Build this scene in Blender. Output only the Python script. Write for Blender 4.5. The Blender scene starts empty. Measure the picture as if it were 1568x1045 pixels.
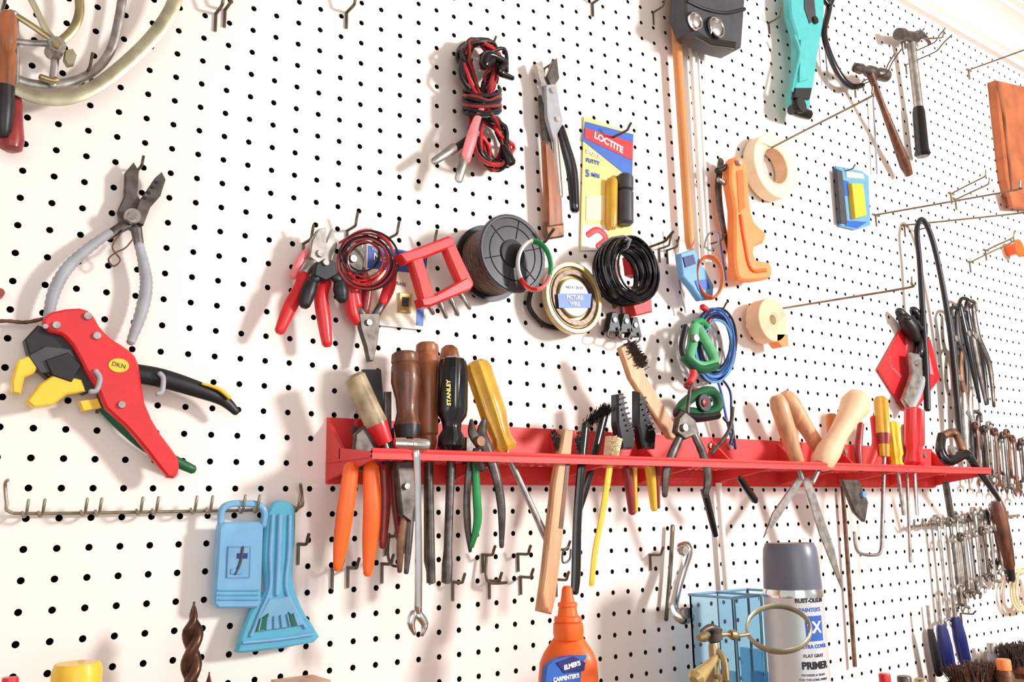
import bpy, math, random
from mathutils import Vector, Matrix
random.seed(7)
# ---------------- survey of the wall (vanishing points -> camera pose) -------------
F=1380.; CX=784.; CY=522.67; D=.866; CZ=1.45
a=Vector((2700-CX, -(755-CY), F)).normalized()
b=Vector((640-CX, CY+6500, F)); b=(b-b.dot(a)*a).normalized()
c=a.cross(b).normalized()
def W(u,v,d=0):
    r=Vector(((u-CX)/F,-(v-CY)/F,1)); t=(D-d/1000)/c.dot(r); P=r*t
    return Vector((a.dot(P),-d/1000,b.dot(P)+CZ))
def S(u,v,d=0):
    r=Vector(((u-CX)/F,-(v-CY)/F,1)); return (D-d/1000)/c.dot(r)/F
cam=bpy.data.cameras.new('camera'); co=bpy.data.objects.new('camera',cam); bpy.context.collection.objects.link(co)
cam.sensor_width=36; cam.lens=F/1568*36; cam.clip_start=.02
R=Matrix(((a.x,a.y,-a.z),(c.x,c.y,-c.z),(b.x,b.y,-b.z))).to_4x4()
co.matrix_world=Matrix.Translation((0,-D,CZ))@R
bpy.context.scene.camera=co
# ---------------- materials ----------------
def lin(x):
    x/=255; return x/12.92 if x<=.04045 else ((x+.055)/1.055)**2.4
MD={}
def mk(name,rgb,rough=.5,metal=0,var=.12,scale=60,trans=0,bump=0,stretch=None,coat=0,ior=1.45):
    m=bpy.data.materials.new(name); m.use_nodes=True; nt=m.node_tree; p=nt.nodes['Principled BSDF']
    col=[lin(x) for x in rgb]
    tc=nt.nodes.new('ShaderNodeTexCoord'); mp=nt.nodes.new('ShaderNodeMapping'); nz=nt.nodes.new('ShaderNodeTexNoise')
    nt.links.new(tc.outputs['Object'],mp.inputs[0]); nt.links.new(mp.outputs[0],nz.inputs['Vector'])
    if stretch: mp.inputs['Scale'].default_value=stretch
    nz.inputs['Scale'].default_value=scale; nz.inputs['Detail'].default_value=5
    cr=nt.nodes.new('ShaderNodeValToRGB'); nt.links.new(nz.outputs['Fac'],cr.inputs[0])
    cr.color_ramp.elements[0].position=.3; cr.color_ramp.elements[1].position=.7
    cr.color_ramp.elements[0].color=(*[max(0,x*(1-var*1.5)) for x in col],1)
    cr.color_ramp.elements[1].color=(*[min(1,x*(1+var)) for x in col],1)
    nt.links.new(cr.outputs[0],p.inputs['Base Color'])
    p.inputs['Roughness'].default_value=rough; p.inputs['Metallic'].default_value=metal
    p.inputs['Transmission Weight'].default_value=trans; p.inputs['Coat Weight'].default_value=coat
    p.inputs['IOR'].default_value=ior
    if bump:
        bp=nt.nodes.new('ShaderNodeBump'); bp.inputs['Strength'].default_value=bump; bp.inputs['Distance'].default_value=.001
        nt.links.new(nz.outputs['Fac'],bp.inputs['Height']); nt.links.new(bp.outputs[0],p.inputs['Normal'])
    MD[name]=m; return m
mk('board',(243,234,228),.5,0,.02,3,bump=.03)
mk('hole_shade',(20,14,12),.95)  # near-black sheet behind the holes, their inner shade put into the colour
mk('holeedge',(60,44,36),.9)  # hardboard brown, kept extra dark for the shade inside the holes
mk('white',(240,237,232),.5,0,.03)
mk('paint',(226,220,212),.6,0,.02,4)
mk('ceil',(182,168,156),.8,0,.03,4)
mk('floor',(150,125,100),.5,0,.2,6,stretch=(1,12,1))
mk('steel',(168,163,158),.36,.8,.28,90)
mk('hookm',(150,140,122),.35,.7,.2,60)
mk('hookd',(106,94,80),.4,.6,.25,60)
mk('dsteel',(98,91,87),.42,.75,.35,90)
mk('chrome',(222,222,222),.14,1,.06)
mk('brass',(170,155,115),.35,.8,.25,50)
mk('olive',(172,166,140),.4,.6,.2,50)
mk('rust',(120,85,65),.5,.5,.4,80)
mk('black',(26,25,27),.42,0,.2)
mk('bgloss',(16,15,18),.2,0,.2,coat=.3)
mk('dgrey',(66,66,72),.45,0,.15)
mk('grey',(166,166,172),.5,0,.1)
mk('capgrey',(104,106,120),.35,0,.04)
mk('red',(218,38,44),.38,0,.08,coat=.15)
mk('redp',(226,62,60),.5,0,.06,30)
mk('dred',(148,40,42),.4,0,.2,coat=.2)
mk('pink',(240,130,135),.4,0,.1)
mk('orange',(250,106,34),.42,0,.06,coat=.1)
mk('lorange',(252,142,76),.5,0,.05)
mk('yellow',(244,200,56),.4,0,.06,coat=.2)
mk('amber',(242,188,66),.2,0,.15,40,trans=.3,coat=.4)
mk('clearamber',(200,178,140),.25,0,.3,60,trans=.25)
mk('green',(30,150,80),.4,0,.08)
mk('lgreen',(104,186,132),.4,0,.1)
mk('dgreen',(24,92,58),.4,0,.1)
mk('teal',(80,182,182),.42,0,.06,coat=.15)
mk('blue',(44,96,186),.4,0,.06)
mk('navy',(34,40,110),.35,0,.1)
mk('lblue',(104,162,212),.4,0,.1)
mk('tblue',(146,202,240),.18,0,.05,trans=.35,coat=.3,ior=1.2)
mk('tblue2',(112,196,226),.12,0,.08,30,trans=.35,coat=.4,ior=1.2)
mk('glass',(240,252,252),.02,0,0,trans=1,ior=1.12)
mk('acryl',(214,238,250),.03,0,.01,trans=.95,ior=1.15)
mk('acryl2',(150,205,235),.05,0,.02,trans=.8,ior=1.15)
mk('cream',(240,222,186),.6,0,.06)
mk('tan',(236,196,160),.6,0,.06)
mk('wood',(160,94,58),.42,0,.4,30,stretch=(4,4,.6),bump=.2,coat=.2)
mk('lwood',(214,160,116),.45,0,.22,30,stretch=(4,4,.5),bump=.15,coat=.2)
mk('dwood',(110,62,40),.4,0,.5,35,stretch=(3,3,.7),bump=.3,coat=.3)
mk('dowel',(222,146,88),.45,0,.15,20,stretch=(5,5,.3))
mk('leather',(184,104,64),.6,0,.2,20,bump=.3)
mk('bristle',(70,55,48),.7,0,.4,200)
mk('wirebrown',(96,78,68),.4,.5,.3,200)
mk('gold',(192,168,110),.3,.3,.2,40,coat=.4)
mk('label',(242,241,240),.5,0,.02)
mk('cardY',(246,220,128),.45,0,.05)
mk('cardC',(244,236,214),.45,0,.05)
mk('bench',(140,112,90),.5,0,.25,8,stretch=(1,8,1))
mk('drill',(92,62,50),.35,.7,.4,80)
mk('silverlabel',(214,214,218),.35,.25,.03)
# ---------------- mesh builder ----------------
def cr(pts,n=6,closed=False):
    m=len(pts); out=[]
    dim=len(pts[0])
    rng=range(m if closed else m-1)
    for i in rng:
        if closed: q=[pts[(i+k)%m] for k in (-1,0,1,2)]
        else: q=[pts[max(0,min(m-1,i+k))] for k in (-1,0,1,2)]
        for s in range(n):
            t=s/n
            out.append(tuple(.5*(2*q[1][j]+(q[2][j]-q[0][j])*t+(2*q[0][j]-5*q[1][j]+4*q[2][j]-q[3][j])*t*t+(3*q[1][j]-q[0][j]-3*q[2][j]+q[3][j])*t**3) for j in range(dim)))
    if not closed: out.append(tuple(pts[-1]))
    return out
class O:
    def __init__(s,name): s.n=name; s.v=[]; s.f=[]; s.m=[]; s.mats=[]
    def mi(s,m):
        if m not in s.mats: s.mats.append(m)
        return s.mats.index(m)
    def add(s,vs,fs,m):
        o=len(s.v); s.v+= [tuple(x) for x in vs]; k=s.mi(m)
        for f in fs: s.f.append([i+o for i in f]); s.m.append(k)
    def poly(s,pts,d0,d1,m,ch=.8,sm=0):
        if sm: pts=cr([tuple(p) for p in pts],sm,True)
        P=[W(p[0],p[1],d1) for p in pts]
        s.polyw([(p.x,p.z) for p in P],d0,d1,m,ch)
    def polyw(s,P,d0,d1,m,ch=.8):
        n=len(P); A=sum(P[i][0]*P[(i+1)%n][1]-P[(i+1)%n][0]*P[i][1] for i in range(n))
        sg=1 if A>0 else -1; ch=min(ch/1000,abs(d1-d0)/2500); ins=[]
        for i in range(n):
            p=Vector(P[i-1]);q=Vector(P[i]);r=Vector(P[(i+1)%n])
            e1=(q-p).normalized() if (q-p).length>1e-9 else Vector((1,0)); e2=(r-q).normalized() if (r-q).length>1e-9 else e1
            nn=Vector((-e1.y-e2.y,e1.x+e2.x))*sg
            if nn.length<1e-6: nn=Vector((-e1.y,e1.x))*sg
            nn.normalize(); ins.append(q+nn*ch)
        y0=-d0/1000;y1=-d1/1000
        vs=[(p[0],y0,p[1]) for p in P]+[(p[0],y1+ch,p[1]) for p in P]+[(p[0],y1,p[1]) for p in ins]
        fs=[list(range(n))[::-1],[2*n+i for i in range(n)]]
        for i in range(n):
            j=(i+1)%n; fs+=[[i,j,n+j,n+i],[n+i,n+j,2*n+j,2*n+i]]
        s.add(vs,fs,m)
    def tubew(s,P,rad,m,seg=10,flat=1,ref=None,closed=False):
        P=[Vector(p) for p in P]; n=len(P)
        if not isinstance(rad,(list,tuple)): rad=[rad]*n
        vs=[];fs=[];prev=None
        for i in range(n):
            if closed: t=P[(i+1)%n]-P[i-1]
            else: t=P[min(n-1,i+1)]-P[max(0,i-1)]
            if t.length<1e-9: t=Vector((0,0,1))
            t.normalize()
            if ref is not None:
                nn=Vector(ref)-t*Vector(ref).dot(t)
                if nn.length<.15 and prev is not None: nn=prev-t*prev.dot(t)
            elif prev is not None: nn=prev-t*prev.dot(t)
            else:
                q=Vector((0,1,0)) if abs(t.y)<.9 else Vector((1,0,0)); nn=q-t*q.dot(t)
            if nn.length<1e-6: nn=t.orthogonal()
            nn.normalize(); prev=nn; bb=t.cross(nn)
            for k in range(seg):
                th=2*math.pi*k/seg; vs.append(P[i]+nn*(math.cos(th)*rad[i]*flat)+bb*(math.sin(th)*rad[i]))
        for i in range(n if closed else n-1):
            for k in range(seg):
                j=(i+1)%n; l=(k+1)%seg; fs.append([i*seg+k,i*seg+l,j*seg+l,j*seg+k])
        if not closed: fs+=[list(range(seg))[::-1],[(n-1)*seg+k for k in range(seg)]]
        s.add(vs,fs,m)
    def tube(s,pts,r,m,d=15,sm=5,flat=1,seg=10,closed=False,rib=0):
        pts=[(p[0],p[1],p[2] if len(p)>2 else d) for p in pts]
        if not isinstance(r,(list,tuple)): r=[r]*len(pts)
        q=[(p[0],p[1],p[2],rr) for p,rr in zip(pts,r)]
        if sm and len(q)>2: q=cr(q,sm,closed)
        elif rib: q=[tuple(q[0][j]+(q[-1][j]-q[0][j])*i/14 for j in range(4)) for i in range(15)]
        rad=[max(.05,x[3])*S(x[0],x[1],x[2]) for x in q]
        if rib: rad=[x*(1-rib*(i%2)) for i,x in enumerate(rad)]
        P=[W(x[0],x[1],x[2]) for x in q]
        if not closed and len(P)>1 and seg>=8: # rounded ends
            t0=(P[0]-P[1]).normalized(); t1=(P[-1]-P[-2]).normalized()
            P=[P[0]+t0*rad[0]*.5]+P+[P[-1]+t1*rad[-1]*.5]; rad=[rad[0]*.55]+rad+[rad[-1]*.55]
        s.tubew(P,rad,m,seg,flat,(0,1,0) if flat!=1 else None,closed)
    def lathew(s,p0,p1,prof,m,seg=24,sc=1,fl=0,fd=0):
        p0=Vector(p0);p1=Vector(p1);ax=(p1-p0);L=ax.length;t=ax.normalized()
        q=Vector((0,1,0)) if abs(t.y)<.9 else Vector((1,0,0)); nn=(q-t*q.dot(t)).normalized();bb=t.cross(nn)
        vs=[]
        for pr in prof:
            for k in range(seg):
                th=2*math.pi*k/seg; r=max(pr[1]*sc,.00005)
                if fl and len(pr)<4: r*=1-fd*(.5+.5*math.cos(fl*th))
                vs.append(p0+t*(L*pr[0])+(nn*math.cos(th)+bb*math.sin(th))*r)
        o=len(s.v); s.v+=[tuple(x) for x in vs]
        for i in range(len(prof)-1):
            mm=prof[i][2] if len(prof[i])>2 and prof[i][2] else m
            k0=s.mi(mm)
            for k in range(seg):
                l=(k+1)%seg; s.f.append([o+i*seg+k,o+i*seg+l,o+(i+1)*seg+l,o+(i+1)*seg+k]); s.m.append(k0)
        s.f.append([o+k for k in range(seg)][::-1]); s.m.append(s.mi(prof[0][2] if len(prof[0])>2 and prof[0][2] else m))
        s.f.append([o+(len(prof)-1)*seg+k for k in range(seg)]); s.m.append(s.mi(prof[-2][2] if len(prof[-2])>2 and prof[-2][2] else m))
    def lathe(s,p0,p1,prof,m,seg=24,fl=0,fd=0):
        sc=(S(*p0)+S(*p1))/2
        s.lathew(W(*p0),W(*p1),prof,m,seg,sc,fl,fd)
    def cyl(s,u,v,d0,d1,r,m,seg=32,dome=.06):
        w=W(u,v,d1); k=S(u,v,d1)
        s.lathew((w.x,-d0/1000,w.z),(w.x,-d1/1000,w.z),[(0,r),(1-dome*2,r),(1,r*(1-dome))],m,seg,k)
    def ring(s,u,v,d0,d1,R,r,m,seg=40):
        w=W(u,v,d1); k=S(u,v,d1); vs=[];fs=[]
        pr=[(r,d0),(R,d0),(R,d1-.8),(R-.8,d1),(r+.8,d1),(r,d1-.8)]
        for i in range(seg):
            th=2*math.pi*i/seg
            for (q,dd) in pr: vs.append((w.x+math.cos(th)*q*k,-dd/1000,w.z+math.sin(th)*q*k))
        n=len(pr)
        for i in range(seg):
            j=(i+1)%seg
            for h in range(n): g=(h+1)%n; fs.append([i*n+h,i*n+g,j*n+g,j*n+h])
        s.add(vs,fs,m)
    def box(s,x0,x1,y0,y1,z0,z1,m):
        vs=[(x,y,z) for x in (x0,x1) for y in (y0,y1) for z in (z0,z1)]
        s.add(vs,[[0,1,3,2],[4,6,7,5],[0,4,5,1],[2,3,7,6],[0,2,6,4],[1,5,7,3]],m)
    def coil(s,u,v,dlo,dhi,Rx,Ry,n,r,ms,jit=0,seg=6):
        for i in range(n):
            dd=dlo+(dhi-dlo)*random.random() if n>1 else dlo
            k=1-random.random()*.28; ju=random.gauss(0,jit);jv=random.gauss(0,jit); ph=random.random()*6; tl=random.gauss(0,jit*1.2)
            pts=[(u+ju+Rx*k*math.cos(t*math.pi/9),v+jv+Ry*k*math.sin(t*math.pi/9),dd+tl*math.cos(t*math.pi/9+ph)) for t in range(18)]
            s.tube(pts,r,ms[i%len(ms)],sm=3,seg=seg,closed=True)
    def text(s,t,u,v,d,size,m,rot=0,wrap=None,bold=0.0):
        cu=bpy.data.curves.new('t','FONT'); cu.body=t; cu.size=size/1000; cu.align_x='CENTER'; cu.align_y='CENTER'; cu.extrude=.0002; cu.offset=bold/1000
        ob=bpy.data.objects.new('t',cu); bpy.context.collection.objects.link(ob)
        dg=bpy.context.evaluated_depsgraph_get(); dg.update(); me=bpy.data.meshes.new_from_object(ob.evaluated_get(dg))
        cs,sn=math.cos(rot),math.sin(rot); vs=[]
        if wrap is None: w=W(u,v,d)
        for x in me.vertices:
            X=x.co.x*cs-x.co.y*sn; Z=x.co.x*sn+x.co.y*cs; h=x.co.z
            if wrap is None: vs.append((w.x+X,w.y-h-.0002,w.z+Z))
            else:
                cxx,cyy,zz,rr,th0=wrap; th=th0+X/rr; q=rr+h+.0002
                vs.append((cxx+q*math.cos(th),cyy+q*math.sin(th),zz+Z))
        s.add(vs,[list(p.vertices) for p in me.polygons],m)
        bpy.data.objects.remove(ob); bpy.data.meshes.remove(me)
    def bristles(s,pts,d,L,m,n=90,w=8,dirv=(0,-1,0)):
        for i in range(n):
            t=random.random(); k=len(pts)-1; j=min(int(t*k),k-1); f=t*k-j
            u=pts[j][0]+(pts[j+1][0]-pts[j][0])*f+random.gauss(0,w/2.2); v=pts[j][1]+(pts[j+1][1]-pts[j][1])*f+random.gauss(0,w/3)
            p=W(u,v,d); q=p+Vector(dirv).normalized()*L/1000+Vector([random.gauss(0,L/9000) for _ in range(3)])
            s.tubew([p,q],[.0006,.0004],m,4)
    def done(s):
        if not s.v: return
        xs=[sum((min(v[i] for v in s.v),max(v[i] for v in s.v)))/2 for i in range(3)]
        me=bpy.data.meshes.new(s.n); me.from_pydata([(v[0]-xs[0],v[1]-xs[1],v[2]-xs[2]) for v in s.v],[],s.f)
        for m in s.mats: me.materials.append(MD[m])
        me.polygons.foreach_set('material_index',s.m); me.polygons.foreach_set('use_smooth',[True]*len(s.f))
        me.update()
        if len(s.f)<60000:
            import bmesh
            bm=bmesh.new(); bm.from_mesh(me); bmesh.ops.recalc_face_normals(bm,faces=bm.faces); bm.to_mesh(me); bm.free()
        me.set_sharp_from_angle(angle=math.radians(38))
        ob=bpy.data.objects.new(s.n,me); ob.location=xs; bpy.context.collection.objects.link(ob); return ob
def hook(u,v,L=26,up=12,r=1.4,m='hookd',name='peg_hook',rise=0,curl=.2):
    o=O(name); w=W(u,v,0); l=L/1000; uu=up/1000
    pts=[(w.x,-.0003,w.z+.0),(w.x,-.25*l,w.z+rise*.2/1000),(w.x,-.8*l,w.z+rise*.8/1000),(w.x,-l*.97,w.z+.1*uu+rise/1000),(w.x,-l*(1+curl*.3),w.z+.5*uu+rise/1000),(w.x,-l*(1+curl),w.z+uu+rise/1000)]
    o.tubew(cr(pts,5),r/1000,m,8)
    o.tubew([(w.x,-.0018,w.z-.001),(w.x,-.0018,w.z-.02)],r/1000*.9,m,8)
    return o.done()
# ---------------- room ----------------
H=W(1568,112,0).z; BX0,BX1=-.7,3.3; PZ0=1.0
p=.0254; GX=.0; GZ=.0
o=O('wall_back')
nx=int((BX1-BX0)/p); ny=int((H-PZ0)/p)
oz=H-ny*p
ang=[2*math.pi*k/12 for k in range(12)]
vs=[];fs=[];fh=[]; hr=.0030
for i in range(nx):
    for j in range(ny):
        cx_=BX0+(i+.5)*p+GX; cz_=oz+(j+.5)*p+GZ; q=len(vs)
        hp=p/2
        vs+=[(cx_+hp,0,cz_+hp),(cx_-hp,0,cz_+hp),(cx_-hp,0,cz_-hp),(cx_+hp,0,cz_-hp)]
        vs+=[(cx_+hr*math.cos(t),0,cz_+hr*math.sin(t)) for t in ang]
        vs+=[(cx_+hr*math.cos(t),.005,cz_+hr*math.sin(t)) for t in ang]
        for k in range(4):
            fs.append([q+k,q+4+(3*k+3)%12,q+4+3*k+2,q+4+3*k+1,q+4+3*k])
            fs.append([q+k,q+(k+1)%4,q+4+(3*k+3)%12])
        for k in range(12): l=(k+1)%12; fh.append([q+4+k,q+4+l,q+16+l,q+16+k])
x0=BX0+GX;x1=BX0+GX+nx*p; zb=oz+GZ; zt=zb+ny*p
o.add(vs,fs,'board'); k_=o.mi('holeedge')
for f in fh: o.f.append(f); o.m.append(k_)
o.add([(x0,.018,zb),(x1,.018,zb),(x1,.018,zt),(x0,.018,zt)],[[0,1,2,3]],'hole_shade')
o.box(x0-.6,x1+.4,0.03,.1,0,H+.1,'paint')
o.box(x0-.6,x1+.4,0.0,.03,0,zb,'paint'); o.box(x0-.6,x0,0,.03,zb,H,'paint'); o.box(x1,x1+.4,0,.03,zb,H,'paint')
wb=o.done(); 
for pl in wb.data.polygons: pl.use_smooth=False
o=O('trim_crown')
pr=[(0,0),(-.012,0),(-.016,.012),(-.024,.016),(-.026,.026),(-.036,.05),(-.056,.066),(-.070,.07),(-.072,.078),(-.084,.082),(-.084,.09),(0,.09)]
L0,L1=-1.3,3.7
vs=[(L,y,H+zz) for L in (L0,L1) for (y,zz) in pr]; n=len(pr)
o.add(vs,[[i,(i+1)%n,n+(i+1)%n,n+i] for i in range(n)]+[list(range(n)),list(range(n,2*n))],'paint'); o.done()
o=O('ceiling'); o.box(-1.3,3.8,-3.2,.1,H+.09,H+.14,'ceil'); o.done()
o=O('floor'); o.box(-1.3,3.8,-3.2,.1,-.05,0,'floor'); o.done()
o=O('wall_right'); o.box(3.7,3.8,-3.2,0,0,H+.09,'paint'); o.done()
BZ=CZ-.285
o=O('workbench'); o.box(-.6,3.2,-.62,-.002,BZ-.04,BZ,'bench')
for x in (-.5,1.2,3.0):
    for y in (-.57,-.08): o.box(x,x+.07,y,y+.07,0,BZ-.04,'bench')
o.box(-.5,3.07,-.56,-.54,BZ-.14,BZ-.04,'bench'); o.done()
# ---------------- lights ----------------
def area(loc,tgt,size,e,col=(1,1,1)):
    l=bpy.data.lights.new('l','AREA'); l.size=size; l.energy=e; l.color=col
    ob=bpy.data.objects.new('key_fill_light',l); bpy.context.collection.objects.link(ob); ob.location=loc
    ob.rotation_euler=(Vector(tgt)-Vector(loc)).to_track_quat('-Z','Y').to_euler()
area((2.1,-2.0,2.1),(.85,0,1.5),.30,64,(1,.98,.955))
area((-.2,-2.4,1.7),(.9,0,1.5),1.4,16,(1,.98,.96))  # added front fill with no visible source, lifts the shadows
w=bpy.data.worlds.new('w'); bpy.context.scene.world=w; w.use_nodes=True
w.node_tree.nodes['Background'].inputs[0].default_value=(1,.975,.955,1); w.node_tree.nodes['Background'].inputs[1].default_value=.74
bpy.context.scene.view_settings.view_transform='Standard'
# ======================= LEFT =======================
o=O('deep_throat_clamp')
o.tube([(275,-25),(262,15),(235,55),(195,95),(150,130),(105,150),(60,150),(24,136)],11,'olive',d=30,flat=.35)
o.tube([(190,-25),(182,30),(168,80),(140,112),(95,128),(50,128),(20,118)],7,'steel',d=16,flat=.5)
o.tube([(118,-25),(122,15),(112,45),(88,68)],7,'brass',d=22,flat=.5)
o.tube([(15,18),(50,40),(88,67)],5,'brass',d=26,flat=.6); o.tube([(15,62),(50,66),(88,67)],5,'steel',d=26,flat=.6)
o.tube([(86,62),(84,95),(80,130)],6,'steel',d=20,flat=.5); o.tube([(62,118),(80,124),(88,122)],5,'brass',d=24)
o.tube([(38,-20),(58,20),(70,45),(88,67)],5,'olive',d=20,flat=.5)
o.cyl(88,67,18,38,13,'steel'); o.cyl(88,67,38,42,6,'brass'); o.poly([(100,76),(112,74),(118,84),(114,98),(104,100),(98,90)],22,28,'olive',1)
o.done(); hook(128,120,30,10)
o=O('coping_saw')
o.lathe((12,20,30),(4,210,30),[(0,10),(.05,14),(.25,14),(.3,12),(.35,15),(.6,14,'black'),(.75,15,'black'),(.95,12,'black'),(1,7)],'wood')
o.tube([(-8,20),(12,28),(22,20)],6,'steel',d=25)
o.lathe((24,148,22),(16,232,22),[(0,8),(.15,11),(.5,14),(.8,18),(.95,16),(1,8)],'dred'); o.tube([(24,20,22),(26,90,22),(24,150,22)],4,'steel')
o.done(); hook(0,26,30,8)
o=O('wire_stripper_pliers')
o.poly([(205,248),(213,262),(210,298),(223,318),(219,345),(202,352),(184,341),(181,322),(191,300),(192,264)],10,16,'dsteel')
o.poly([(248,263),(254,275),(246,300),(230,318),(220,345),(203,338),(213,308),(226,290),(238,272)],16,21,'dsteel')
for k in range(4): o.cyl(222+k*6,303-k*8,21,22,2.6,'black',12)
o.cyl(204,330,21,27,12,'steel'); o.cyl(204,330,27,29,6,'chrome')
o.tube([(196,342),(180,352),(164,362)],[9,8,7],'dsteel',d=16,flat=.5); o.tube([(208,348),(211,365),(214,382)],[9,8,7],'dsteel',d=16,flat=.5)
o.tube([(168,357),(130,385),(100,415),(82,450),(74,488)],[7,9,10,10,8],'grey',d=18,rib=.12,sm=9)
o.tube([(213,375),(221,410),(224,440),(216,480),(200,525)],[7,9,10,10,7],'grey',d=18,rib=.12,sm=9)
o.tube([(190,352),(172,378),(184,398),(174,408),(166,398),(176,388),(192,380),(204,366)],1.4,'rust',d=20,seg=6)
o.done(); hook(210,262,18,8)
o=O('automatic_wire_stripper')
o.tube([(148,615),(190,655),(235,690),(296,720)],[8,10,10,7],'dgreen',d=14,flat=.8)
o.poly([(38,520),(58,498),(88,508),(108,524),(132,560),(150,592),(132,604),(100,592),(72,578),(48,556)],10,24,'black',1.5)
o.poly([(44,545),(70,530),(110,535),(118,552),(96,570),(62,572)],24,27,'dgrey'); o.poly([(70,552),(105,540),(125,560),(110,585),(80,575)],24,30,'black')
o.poly([(18,585),(28,552),(44,545),(64,556),(52,572),(38,578),(32,604),(20,602)],14,26,'yellow',1.5)
o.poly([(42,615),(62,588),(86,572),(125,582),(132,600),(104,604),(82,620),(52,624)],14,28,'yellow',1.5)
o.poly([(122,614),(150,610),(156,625),(128,630)],12,22,'yellow')
o.tube([(205,572),(248,580),(300,596),(340,612),(362,632)],[15,15,13,10,6],'black',d=24,flat=.7)
o.tube([(310,588),(335,596),(352,610)],[2,3,3],'yellow',d=31)
o.poly([(66,492),(80,478),(122,472),(142,482),(152,500),(172,520),(200,538),(213,560),(222,618),(245,664),(273,702),(272,726),(258,732),(228,694),(192,652),(163,626),(152,600),(132,568),(112,530),(94,512),(76,508)],24,32,'red',2,sm=2)
for (x,y,r) in ((87,498,6),(135,484,6),(149,514,6),(187,620,5.5),(70,500,4)): o.cyl(x,y,32,34.5,r,'steel')
w0=W(182,560,33); k=S(182,560,33); o.polyw([(w0.x+math.cos(t*.3)*15*k,w0.z+math.sin(t*.3)*11*k) for t in range(21)],32,33,'yellow',.2)
o.text('DKN',182,560,33,5.5,'dgrey',-.2)
o.tube([(244,572),(250,580),(248,600),(240,604)],4,'grey',d=34); o.tube([(146,568),(153,580),(148,598),(138,600)],4,'grey',d=34)
o.done(); hook(150,600,22,6)
o=O('leather_cord'); o.tube([(-20,494),(10,492),(40,494),(72,487)],3.2,'rust',d=12,rib=.2); o.cyl(0,448,4,16,7,'dred'); o.done()
o=O('hook_rail')
o.tube([(12,736,14),(8,742,6),(10,770,6),(14,784,8),(60,787,8),(328,783,8),(400,781,8),(458,778,8),(462,760,6),(460,742,12)],2.6,'hookm',sm=4)
for x in (40,65,130,152,215,239,298,322,372,394,456):
    y=787-(x-40)*.02
    o.tube([(x-6,y-2,9),(x-4,y+5,16),(x,y+1,24),(x+2,y-10,27),(x+4,y-21,27)],2.3,'hookm',sm=4)
o.done()
o=O('plastic_scraper_case')
o.poly([(336,806),(345,800),(398,800),(404,806),(400,925),(395,932),(335,933),(328,926)],18,28,'tblue',2)
o.tube([(338,806),(340,782),(352,773),(375,772),(396,774),(405,786),(403,806)],5.5,'tblue',d=22)
o.poly([(350,838),(384,838),(382,885),(348,885)],28,29,'tblue'); o.tube([(350,838),(384,838),(382,885),(348,885),(350,838)],1.2,'lblue',d=29,sm=0); o.tube([(372,838),(368,862),(360,880)],2,'dgrey',d=29.5); o.poly([(364,848),(380,848),(379,856),(363,856)],29,30,'navy')
o.poly([(354,872),(372,872),(371,880),(353,880)],29,30,'lblue')
for y in (905,912,919): o.tube([(335,y),(365,y),(396,y)],1.2,'tblue2',d=29,sm=0)
o.done()
o=O('ice_scraper')
o.poly([(414,778),(424,767),(444,769),(453,782),(452,830),(449,882),(456,915),(470,945),(484,966),(481,985),(374,1001),(364,994),(371,970),(385,935),(408,905),(403,860),(408,800)],19,26,'tblue2',2,sm=2)
o.tube([(418,790),(414,850),(414,900),(398,940),(384,975)],3,'tblue',d=27); o.tube([(444,790),(442,850),(438,900),(452,935),(468,962)],3,'tblue',d=27)
o.tube([(429,790),(427,840),(424,912)],4,'tblue',d=27); o.poly([(412,918),(444,914),(466,958),(384,970)],26,29,'tblue',1)
for k in range(6): o.tube([(396+k*12,966-k*1.5),(400+k*10,948-k*1.5)],1.6,'lblue',d=30,sm=0)
o.poly([(398,950),(412,940),(408,964),(392,968)],29,30.5,'dgreen'); o.poly([(442,938),(452,946),(458,958),(446,960)],29,30.5,'dgreen')
o.tube([(372,985),(425,980),(480,972)],2.5,'tblue',d=28)
o.done()
# foreground left
def twist(o,u,v,d,z0,ztop,r,turns,m):
    w=W(u,v,d); n=150; vs=[];fs=[];sg=20
    for i in range(n+1):
        t=i/n; zz=z0+(ztop-z0)*t; ph=t*turns*2*math.pi; tap=1 if t<.9 else max(.12,(1-t)/.1)
        for k in range(sg):
            th=2*math.pi*k/sg; q=r*(.42+.58*abs(math.cos(th))**1.2)*tap
            vs.append((w.x+q*math.cos(th+ph),w.y+q*math.sin(th+ph),zz))
    for i in range(n):
        for k in range(sg): l=(k+1)%sg; fs.append([i*sg+k,i*sg+l,(i+1)*sg+l,(i+1)*sg+k])
    fs.append([n*sg+k for k in range(sg)]); o.add(vs,fs,m)
o=O('drill_bit'); twist(o,296,950,60,BZ,W(300,922,60).z,.0088,4.5,'drill'); o.done()
o=O('drill_bit'); twist(o,320,1040,60,BZ,W(320,1030,60).z,.005,3,'drill'); o.done()
o=O('glue_bottle'); w=W(118,1030,80); zt=W(118,1016,80).z
o.lathew((w.x,w.y,BZ),(w.x,w.y,zt),[(0,.024,'label'),(.05,.026,'label'),(.55,.026,'label'),(.72,.016,'yellow'),(.74,.0185,'yellow'),(.97,.0185,'yellow'),(1,.0165,'yellow')],'yellow',30,1,14,.05); o.done()
o=O('wood_offcut'); w=W(460,1060,60); o.box(w.x-.02,w.x+.02,w.y-.02,w.y+.02,BZ,W(460,1042,60).z,'lwood'); o.done()
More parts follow.
